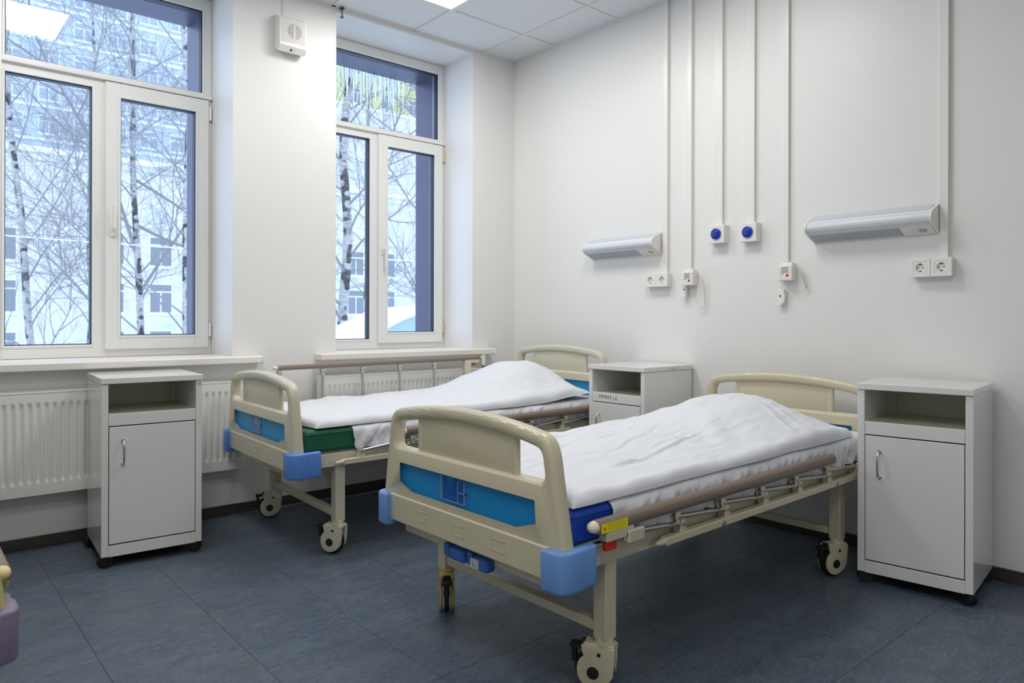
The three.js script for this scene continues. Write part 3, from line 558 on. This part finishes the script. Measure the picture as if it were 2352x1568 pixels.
function bedLamp(z0, z1, y0, label) {
  const t = thing('bed_lamp', label, 'wall lamp', [0, y0, z0], 0, 'bedhead wall lamps'), L = z1 - z0;
  const prof = [[0, 0], [-.078, .034], [-.098, .043, -.108, .055, -.108, .068], [-.108, .081, -.098, .093, -.078, .102], [0, .136]];
  const body = (g) => { g = norm(g); return g; };
  let g = norm(smooth(extrude(shape(prof), L - .02, 0, 1, 14), .5)).translate(0, 0, .01);
  mesh('body', [g], M.lampBody, t);
  const capS = shape([[0, -.004], [-.079, .030], [-.101, .040, -.112, .053, -.112, .068], [-.112, .083, -.101, .096, -.079, .106], [0, .140]]);
  for (const z of [0, L - .01]) mesh('end_cap', [norm(extrude(capS, .01, .002, 2, 14)).translate(0, 0, z)], M.whitePlastic, t);
  mesh('screw', [disc(.003, .003, 'z', -.098, .08, L, 10)], M.greyPlastic, t);
  const under = (za, zb, x0, x1, lift) => { const A = Math.atan2(.034, .078); const w = x1 - x0; const b = rbox(-w / 2, w / 2, -.002, .002, za, zb, .0006); b.rotateZ(-A); const c = (x0 + x1) / 2; return b.translate(-c, c * Math.tan(A) - lift, 0); };
  mesh('lower_diffuser', [under(.014, L * .74, .008, .076, .0012)], M.diffuser, t);
  const pl = mesh('socket_plate', [under(L * .745, L - .014, .006, .078, .0012)], M.whitePlastic, t);
  const A = Math.atan2(.034, .078);
  const tilt = (q) => q.rotateZ(-A).translate(-.042, .042 * Math.tan(A) - .003, L * .9);
  mesh('socket', [tilt(disc(.019, .003, 'y', 0, 0, 0))], std('#c9c2b2', .5), pl);
  mesh('socket_hole', [tilt(disc(.003, .004, 'y', 0, 0, .008, 10)), tilt(disc(.003, .004, 'y', 0, 0, -.008, 10))], M.dark, pl);
  mesh('switch', [tilt(rbox(-.018, .018, -.003, .001, -.075, -.045, .002))], M.whitePlastic, pl);
  const up = (za, zb) => { const a2 = Math.atan2(.034, .078), b = rbox(-.037, .037, -.002, .0016, za, zb, .0006); b.rotateZ(a2); return b.translate(-.039, .1195, 0); };
  mesh('upper_diffuser', [up(.02, L - .02)], std('#c3cbd2', .4), t);
  return t;
}
bedLamp(.815, 1.394, 1.508, 'long white bed lamp above the rear bed');
bedLamp(2.352, 2.938, 1.500, 'long white bed lamp above the right cabinet');

function doubleSocket(z0, z1, y0, y1, label, deep = .045) {
  const t = thing('double_socket', label, 'socket', [0, y0, z0], 0, 'double power sockets'), W = z1 - z0, H = y1 - y0, w = W / 2;
  mesh('back_box', [rbox(-deep + .009, 0, .001, H - .001, .002, W - .002, .004)], M.whitePlastic, t);
  for (let k = 0; k < 2; k++) {
    const c = (k + .5) * w, plate = shape([[-w / 2 + .0006, -H / 2], [w / 2 - .0006, -H / 2], [w / 2 - .0006, H / 2], [-w / 2 + .0006, H / 2]]);
    const hole = new THREE.Path(); hole.absarc(0, 0, .0195, 0, Math.PI * 2); 
    const fr = shape([[-w / 2 + .0006, -H / 2], [w / 2 - .0006, -H / 2], [w / 2 - .0006, H / 2], [-w / 2 + .0006, H / 2]]); const sq = new THREE.Path([[-.0265, -.0265], [.0265, -.0265], [.0265, .0265], [-.0265, .0265]].map(p => new THREE.Vector2(...p))); fr.holes.push(sq);
    const face = (g) => norm(g).rotateY(-Math.PI / 2).translate(-deep + .010, H / 2, c);
    const f = mesh('cover_frame', [face(extrude(fr, .010, .0015, 2))], M.whitePlastic, t);
    const ins = shape([[-.0262, -.0262], [.0262, -.0262], [.0262, .0262], [-.0262, .0262]]); ins.holes.push(hole);
    const i = mesh('insert', [face(extrude(ins, .009, 0))], M.whitePlastic, f);
    mesh('well', [disc(.0205, .002, 'x', -deep + .0105, H / 2, c)], M.greyPlastic, f);
    mesh('pin_hole', [disc(.0028, .002, 'x', -deep + .009, H / 2, c - .0095, 12), disc(.0028, .002, 'x', -deep + .009, H / 2, c + .0095, 12), box(-deep + .002, -deep + .01, H / 2 + .0145, H / 2 + .0195, c - .0035, c + .0035), box(-deep + .002, -deep + .01, H / 2 - .0195, H / 2 - .0145, c - .0035, c + .0035)], M.dark, f);
  }
  return t;
}
doubleSocket(1.285, 1.462, 1.308, 1.390, 'white double socket below the left lamp');
doubleSocket(2.824, 2.999, 1.304, 1.388, 'white double socket below the right lamp');

function gasOutlet(z0, y0, label) {
  const t = thing('gas_outlet', label, 'gas outlet', [0, y0, z0], 0, 'blue medical gas outlets'), S = .102;
  mesh('box', [rbox(-.05, 0, 0, S, 0, S, .003)], M.whitePlastic, t);
  const d = mesh('blue_disc', [smooth(new THREE.LatheGeometry([[0, .012], [.026, .012], [.0305, .009], [.0315, 0]].map(p => new THREE.Vector2(...p)), 40), .5).rotateZ(Math.PI / 2).translate(-.0495, S / 2 + .001, S / 2)], M.blueDisc, t);
  mesh('blue_ring', [smooth(new THREE.LatheGeometry([[0, .008], [.017, .008], [.020, .006], [.021, 0]].map(p => new THREE.Vector2(...p)), 36), .5).rotateZ(Math.PI / 2).translate(-.0605, S / 2 + .001, S / 2)], M.blueDisc, d);
  mesh('brass_nut', [disc(.0115, .004, 'x', -.0695, S / 2 + .001, S / 2, 6)], M.brass, d);
  mesh('socket_bore', [disc(.0062, .003, 'x', -.0712, S / 2 + .001, S / 2, 16)], M.dark, d);
  return t;
}
gasOutlet(1.752, 1.541, 'white box with blue round gas outlet, nearer the left lamp');
gasOutlet(1.950, 1.534, 'white box with blue round gas outlet, nearer the right lamp');

function callUnit(z0, y0, label, second) {
  const t = thing('nurse_call_unit', label, 'call unit', [0, y0, z0], 0, 'nurse call units'), W = .082, H = .082, D = .052;
  mesh('case', [rbox(-D, 0, 0, H, 0, W, .006, 3), rbox(-D + .012, 0, H - .01, H + .014, .012, W - .006, .008, 3)], M.whitePlastic, t);
  const tex = canvasTex(256, 256, (c) => {
    c.fillStyle = '#eceae6'; c.fillRect(0, 0, 256, 256); c.fillStyle = '#17171a'; c.save(); c.transform(1, 0, -.25, 1, 0, 0); c.font = 'bold 30px sans-serif'; c.fillText('Pr:ner', 62, 158); c.restore(); c.beginPath(); c.arc(62, 184, 5, 0, 7); c.fill(); c.fillStyle = '#8b8d8e'; c.fillRect(44, 208, 36, 4); c.fillRect(122, 220, 48, 4);
  });
  const fp = new THREE.PlaneGeometry(W - .014, H - .014).rotateY(-Math.PI / 2).translate(-D - .0004, H / 2, W / 2);
  mesh('face_print', [fp], std('#ffffff', .35, { map: tex }), t, false);
  const gr = []; for (let i = 0; i < 7; i++) gr.push(rbox(-D - .0022, -D, H * .5 + i * .0048, H * .5 + .0028 + i * .0048, .022, .062, .0006));
  mesh('speaker_grille', gr, M.greyPlastic, t).userData.kind = 'stuff';
  mesh('call_button', [smooth(new THREE.LatheGeometry([[0, .004], [.0055, .0036], [.0075, .002], [.0078, 0]].map(p => new THREE.Vector2(...p)), 28), .6).rotateZ(Math.PI / 2).translate(-D, .028, .056)], M.red, t);
  // coiled cord looped over the top and hanging down
  const path = second ? [V(-.03, H + .016, .02), V(-.034, H + .022, .045), V(-.03, H + .012, .082), V(-.026, H - .005, .100), V(-.022, H - .04, .115), V(-.02, H - .08, .13), V(-.02, H - .115, .140), V(-.022, H - .128, .128), V(-.02, H - .15, .09), V(-.022, H - .14, .05), V(-.024, .0, .038)]
    : [V(-.03, H + .016, .015), V(-.034, H + .024, .045), V(-.03, H + .012, .085), V(-.024, H - .03, .125), V(-.022, H - .06, .134), V(-.02, H - .10, .138), V(-.02, H - .16, .142), V(-.02, H - .20, .138), V(-.022, H - .215, .118), V(-.024, H - .16, .078), V(-.026, .0, .045)];
  const curve = new THREE.CatmullRomCurve3(path), pts = [], NT = 900, c0 = second ? .27 : .30, c1 = second ? .60 : .70;
  const fr = curve.computeFrenetFrames(NT, false);
  for (let i = 0; i <= NT; i++) { const s = i / NT, p = curve.getPointAt(s), k = THREE.MathUtils.smoothstep(s, c0, c0 + .02) * (1 - THREE.MathUtils.smoothstep(s, c1 - .02, c1)), a = i * .5; pts.push(p.addScaledVector(fr.normals[i], Math.cos(a) * .0048 * k).addScaledVector(fr.binormals[i], Math.sin(a) * .0048 * k)); }
  mesh('coiled_cord', [new THREE.TubeGeometry(new THREE.CatmullRomCurve3(pts), 1400, .0013, 5)], std('#e6dfca', .4), t);
  // hanging hand switch
  const hy = second ? -.128 : -.072, hz = second ? .0 : .005;
  const ps = second ? shape([[-.016, .08], [.012, .082], [.02, .05], [.016, .015], [-.006, -.004], [-.022, -.004], [-.012, .012], [-.004, .03], [-.006, .055]]) : shape([[-.022, 0], [.004, 0], [.006, .066], [-.02, .068]]);
  const hg = norm(extrude(ps, second ? .022 : .03, .004, 3)).rotateY(-Math.PI / 2).translate(-.006, hy, hz + .01);
  const hs = mesh('hand_switch', [hg, rod(V(-.018, hy + (second ? .078 : .06), hz + .008), V(-.026, .004, hz + .01), .0016)], M.whitePlastic, t);
  mesh('switch_mark', [rbox(-.0372 + (second ? .008 : 0), -.0355 + (second ? .008 : 0), hy + .044, hy + .054, hz + .001, hz + .008, .0005)], M.dark, hs);
  return t;
}
callUnit(1.566, 1.308, 'white nurse call unit with red button below the left gas outlet', false);
callUnit(2.176, 1.312, 'white nurse call unit with red button left of the right lamp', true);

// ------------------------------------------------------------------ speaker and hook on the pier between the windows
{
  const t = thing('wall_speaker', 'white square wall speaker with slotted grille high on the pier between windows', 'speaker', [-1.875, 2.70, 0]);
  const W = .168, H = .2, D = .07;
  const pr = shape([[0, 0], [.05, -.022], [D, .012], [D, H - .03], [.02, H], [0, H]]);   // (depth, height)
  const g = norm(extrude(pr, W, .004, 2)).rotateY(-Math.PI / 2); g.translate(W, 0, 0);
  mesh('case', [g], M.whitePlastic, t);
  const sl = [], dk = [];
  for (let i = 0; i < 24; i++) { const y = .035 + i * .0056; sl.push(box(.012, W - .008, y, y + .003, D - .001, D + .0022)); const hh = .045 * .045 - Math.pow(y - .098, 2); if (hh > 0) { const q = Math.sqrt(hh); dk.push(box(W * .55 - q, W * .55 - .006, y + .003, y + .0056, D - .0005, D + .0006), box(W * .55 + .006, W * .55 + q, y + .003, y + .0056, D - .0005, D + .0006)); } }
  mesh('grille_slat', sl, M.whitePlastic, t).userData.kind = 'stuff'; mesh('grille_opening', dk, M.dark, t).userData.kind = 'stuff';
  mesh('volume_knob', [disc(.006, .008, 'z', W * .45, -.006, .055 + .004, 14)], M.dark, t);
  mesh('wire', [tube([V(.045, H - .002, .012), V(.047, H + .05, .003), V(.043, H + .11, .003), V(.045, CEIL - 2.70, .003)], .0022, 16, 6)], M.whitePlastic, t);
  const h = thing('ceiling_hook', 'small rusty curtain hook at the ceiling edge beside the right window', 'hook', [-1.45, 2.99, .02]);
  mesh('hook_arm', [tube([V(0, .067, 0), V(-.002, .03, .004), V(.004, .0, .002), V(-.012, .012, 0)], .004, 16, 6)], M.rust, h); mesh('hook_plate', [rbox(-.012, .012, .058, .067, -.012, .012, .002)], M.rust, h);
}

// ------------------------------------------------------------------ outdoors
function ray(px, py, d) { // point at optical depth d behind picture position, used only to lay out the yard
  const yaw = 40.768 * Math.PI / 180, X = (px - IMG_W / 2) / FOCAL, Y = (732.3 - py) / FOCAL;
  return V(-3.587 + d * (Math.sin(yaw) + Math.cos(yaw) * X), 1.109 + d * Y, 4.137 + d * (-Math.cos(yaw) + Math.sin(yaw) * X));
}
{
  const m = mesh('snow_ground', [box(-60, 90, -2.2, -2.0, -110, -WALL_T - .3)], M.snow, scene); struct(m, 'snow covered ground outside', 'ground');
}
function building(name, label, o) {
  const b = thing(name, label, 'building', [o.x, -2.0, o.z]);
  const W = o.w, H = o.h, wx = o.winX, wy = o.winY, ww = o.ww, wh = o.wh;
  mesh('wall', [box(0, W, 0, H, -8, 0)], o.mat, b);
  if (o.upper) mesh('upper_wall', [box(-.05, W + .05, o.upper[0], H, -8.05, .05)], o.upper[1], b);
  for (const y of o.bands || []) mesh('cornice', [box(-.1, W + .1, y, y + .25, 0, .12)], o.bandMat || o.mat, b);
  const fr = norm(box(-ww / 2 - .07, ww / 2 + .07, -wh / 2 - .08, wh / 2 + .08, 0, .05)), sillg = norm(box(-ww / 2 - .12, ww / 2 + .12, -wh / 2 - .18, -wh / 2 - .08, 0, .18));
  const F = metreUV(merge([fr, sillg])), P1 = metreUV(merge([box(-ww / 2, -.04, -wh / 2, wh / 2 - .5, .03, .065), box(.04, ww / 2, -wh / 2, wh / 2 - .5, .03, .065), box(-ww / 2, ww / 2, wh / 2 - .42, wh / 2, .03, .065)]));
  for (const y of wy) for (const x of wx) { if (x < .6 || x > W - .6) continue; const f = put('window', F, M.farFrame, b); f.position.set(x, y, 0); put('pane', P1, o.pane || M.farWindow, f); }
  mesh('roof_snow', [rbox(-.2, W + .2, H, H + .35, -8.2, .2, .12)], M.snow, b);
  for (const [x, y] of o.ac || []) { const a = mesh('air_conditioner', [rbox(x - .45, x + .45, y - .33, y + .33, 0, .32, .03)], M.farFrame, b); mesh('fan', [disc(.22, .03, 'z', x - .1, y, .32)], M.greyPlastic, a); }
  return b;
}
{
  const wx = []; for (let x = 2; x < 60; x += 2.75) wx.push(x);
  building('clinic_building', 'white three storey building with snowy roof across the yard', { x: -12, z: -45, w: 56, h: 12.6, winX: wx.filter((x, i) => i % 3 !== 2).map(x => x + .1), winY: [1.4, 4.35, 7.3], ww: 1.25, wh: 1.75, mat: M.facade, bands: [8.75, 12.2], ac: [[17.4, 1.2], [23.4, 5.6]] });
  building('apartment_building', 'tall grey apartment block rising behind the white building', { x: -22, z: -72, w: 44, h: 36, winX: wx.map(x => x - .4), winY: [14, 17, 20, 23, 26, 29, 32].map(y => y + .4), ww: 1.5, wh: 1.5, mat: M.farFacade, bands: [15.9, 18.9, 21.9, 24.9, 27.9, 30.9, 33.9], bandMat: M.farFrame, pane: std('#a3adb8', .4) });
  building('yellow_house', 'pale yellow house wall high behind the icicles', { x: 36, z: -74, w: 26, h: 38, winX: [3, 7, 11, 15, 19, 23], winY: [30, 33.5], ww: 1.4, wh: 1.7, mat: M.facade, bands: [28.6], bandMat: M.farFrame, upper: [28.9, std('#c9c68c', .9)] });
}
// bare trees
function makeTree(label, o) {
  const r = rng(o.seed), base = o.base, t = thing('birch_tree', label, 'tree', [base.x, -2.0, base.z], 0, 'bare trees in the yard');
  const tubeGeo = [], P = [], H = o.h;
  const lean = o.lean || [0, 0], wob = o.wob ?? .12;
  for (let i = 0; i <= 8; i++) { const k = i / 8; P.push(V(lean[0] * k + (r() - .5) * wob, H * k, lean[1] * k + (r() - .5) * wob)); }
  const curve = new THREE.CatmullRomCurve3(P);
  const taper = (cv, n, rad, r0, r1, uvx) => { const fr = cv.computeFrenetFrames(n, false), ps = [], ns = [], uv = [], id = []; for (let i = 0; i <= n; i++) { const s = i / n, c = cv.getPointAt(s), R = (r0 + (r1 - r0) * s); for (let j = 0; j <= rad; j++) { const a = j / rad * Math.PI * 2, d = fr.normals[i].clone().multiplyScalar(Math.cos(a)).addScaledVector(fr.binormals[i], Math.sin(a)); ps.push(c.x + d.x * R, c.y + d.y * R, c.z + d.z * R); ns.push(d.x, d.y, d.z); uv.push(j / rad, s * cv.getLength() / 4.5); } } for (let i = 0; i < n; i++) for (let j = 0; j < rad; j++) { const a = i * (rad + 1) + j; id.push(a, a + 1, a + rad + 1, a + 1, a + rad + 2, a + rad + 1); } const g = new THREE.BufferGeometry(); g.setAttribute('position', new THREE.Float32BufferAttribute(ps, 3)); g.setAttribute('normal', new THREE.Float32BufferAttribute(ns, 3)); g.setAttribute('uv', new THREE.Float32BufferAttribute(uv, 2)); g.setIndex(id); return g; };
  mesh('trunk', taper(curve, 40, 14, o.r, o.r * .35, 1), M.bark, t, false);
  const out = [];
  const grow = (p, d, L, R, level) => {
    const pts = [p.clone()], q = p.clone(), dir = d.clone().normalize(), seg = 5;
    for (let i = 0; i < seg; i++) { dir.add(V((r() - .5) * .42, (r() - .5) * .36 + (level < 2 ? .05 : -.09), (r() - .5) * .42)).normalize(); q.addScaledVector(dir, L / seg); pts.push(q.clone()); }
    const cv = new THREE.CatmullRomCurve3(pts);
    out.push(taper(cv, level === 0 ? 10 : level === 1 ? 6 : 4, level === 0 ? 6 : level === 1 ? 4 : 3, R, R * .35, 1));
    if (level >= 3) return;
    const n = level === 0 ? 7 : level === 1 ? 6 : 4;
    for (let k = 0; k < n; k++) { const s = .25 + .72 * (k + r() * .8) / n, c = cv.getPointAt(Math.min(1, s)), tg = cv.getTangentAt(Math.min(1, s)); const side = V(r() - .5, r() - .5, r() - .5).cross(tg).normalize(); grow(c, tg.clone().multiplyScalar(.75).addScaledVector(side, .45 + r() * .5).add(V(0, .12, 0)), L * (.38 + r() * .25), R * (.40 + r() * .12), level + 1); }
  };
  for (let k = 0; k < o.n; k++) { const s = o.from + (1 - o.from) * (k + r() * .7) / o.n, c = curve.getPointAt(Math.min(.99, s)), a = r() * Math.PI * 2; grow(c, V(Math.cos(a), .55 + r() * .7, Math.sin(a)), (1.3 + r() * 1.5) * o.spread * (1.15 - s * .5), o.r * (.27 - .13 * s), 0); }
  for (const [s, dx, dy, dz, L, R] of o.big || []) grow(curve.getPointAt(s), V(dx, dy, dz), L, R, 0);
  mesh('branches', [merge(out)], M.branch, t, false);
  return t;
}
const at = (px, d) => { const p = ray(px, 700, d); return p; };
makeTree('speckled birch seen through the fixed pane of the left window', { seed: 101, base: at(100, 13), h: 13, r: .072, lean: [-.9, -.3], n: 22, from: .12, spread: 1.2 });
makeTree('forked birch seen through the opening sash of the left window', { seed: 102, base: at(325, 15), h: 12, r: .085, lean: [-.3, 0], n: 22, from: .18, spread: 1.3, big: [[.36, -.5, 1, .2, 5, .04], [.3, .7, .8, -.2, 5, .035], [.42, 1.2, -.5, .1, 4, .035], [.5, 1.3, -.7, .1, 4, .03]] });
makeTree('slim white birch at the right edge of the left window', { seed: 103, base: at(437, 9.5), h: 12, r: .05, lean: [-.1, 0], n: 20, from: .22, spread: 1.1 });
makeTree('thick birch seen at the left edge of the right window', { seed: 104, base: at(786, 12), h: 12, r: .10, lean: [.1, .1], n: 24, from: .2, spread: 1.25 });
makeTree('thin birch in the middle of the right window', { seed: 105, base: at(836, 17), h: 13, r: .06, lean: [.1, 0], n: 20, from: .2, spread: 1.2 });
makeTree('drooping bare tree behind the sash of the right window', { seed: 106, base: at(985, 15), h: 12, r: .09, lean: [.2, .1], n: 26, from: .15, spread: 1.5 });
makeTree('bare tree between the window pier, far in the yard', { seed: 107, base: at(200, 22), h: 14, r: .09, lean: [.2, .1], n: 24, from: .2, spread: 1.6 });
{
  const a = ray(-150, 531, 12), b = ray(1300, 612, 12);
  const w = mesh('snowy_cable', [tube([a, a.clone().lerp(b, .33).add(V(0, -.06, 0)), a.clone().lerp(b, .66).add(V(0, -.06, 0)), b], 0.009, 40, 6)], M.snow, scene); tag(w, 'thin snowy overhead cable crossing both windows', 'cable');
}
{ // snow-topped arched shelter beyond the right window
  const p = ray(1000, 732, 9.6), t = thing('arched_shelter', 'low grey-green arched shelter with a thick snow cap outside the right window', 'shelter', [p.x, -2.0, p.z], -40.768 * Math.PI / 180);
  const A = shape([[-1.25, 0], [-1.25, 1.9], [-1.2, 2.6, -.62, 3.2, 0, 3.2], [.62, 3.2, 1.2, 2.6, 1.25, 1.9], [1.25, 0]]);
  mesh('arch_wall', [norm(extrude(A, .12, 0, 1, 20))], M.shed, t);
  const S = shape([[-1.9, 1.4], [-1.75, 2.4, -1.5, 2.95, -.9, 3.22], [-.5, 3.27, -.2, 3.27, 0, 3.27], [.5, 3.27, .8, 3.25, 1.0, 3.2], [1.5, 2.95, 1.75, 2.4, 1.9, 1.4]]);
  mesh('snow_cap', [smooth(extrude(S, 2.6, .1, 4, 20), .8).translate(0, .02, -2.7)], M.snow, t);
  mesh('snow_rim', [smooth(extrude(shape([[-.95, 2.70], [-.62, 3.02, -.3, 3.16, 0, 3.2], [.3, 3.16, .62, 3.02, .95, 2.7], [1.0, 3.0], [.7, 3.26, .3, 3.29, 0, 3.29], [-.3, 3.29, -.9, 3.26, -1.5, 2.9], [-1.35, 2.4]]), .25, .05, 3, 16), .8).translate(0, 0, -.05)], M.snow, t);
  mesh('shelter_body', [box(-1.2, 1.2, 0, 2.0, -2.6, 0)], M.shed, t);
}
{ // icicles under the outer lintel of the right window
  const r = rng(77);
  for (let i = 0; i < 22; i++) {
    const L = .10 + r() * .26, R = .007 + r() * .007, pts = []; const n = 10;
    for (let k = 0; k <= n; k++) { const s = k / n; pts.push(new THREE.Vector2(Math.max(.0004, R * Math.pow(1 - s, .75) * (1 + .12 * Math.sin(s * 30 + i))), -L * s)); }
    const g = new THREE.LatheGeometry(pts, 8);
    const m = mesh('icicle', [g], M.ice, scene); m.position.set(W_R[1] - OPEN_W + .36 + i * .026 + (r() - .5) * .02, 2.956, -WALL_T + .015 + r() * .03 - .04);
    tag(m, 'clear icicle hanging from the outer lintel of the right window', 'icicle', 'icicles over the right window');
  }
}
renderer.render(scene, camera);
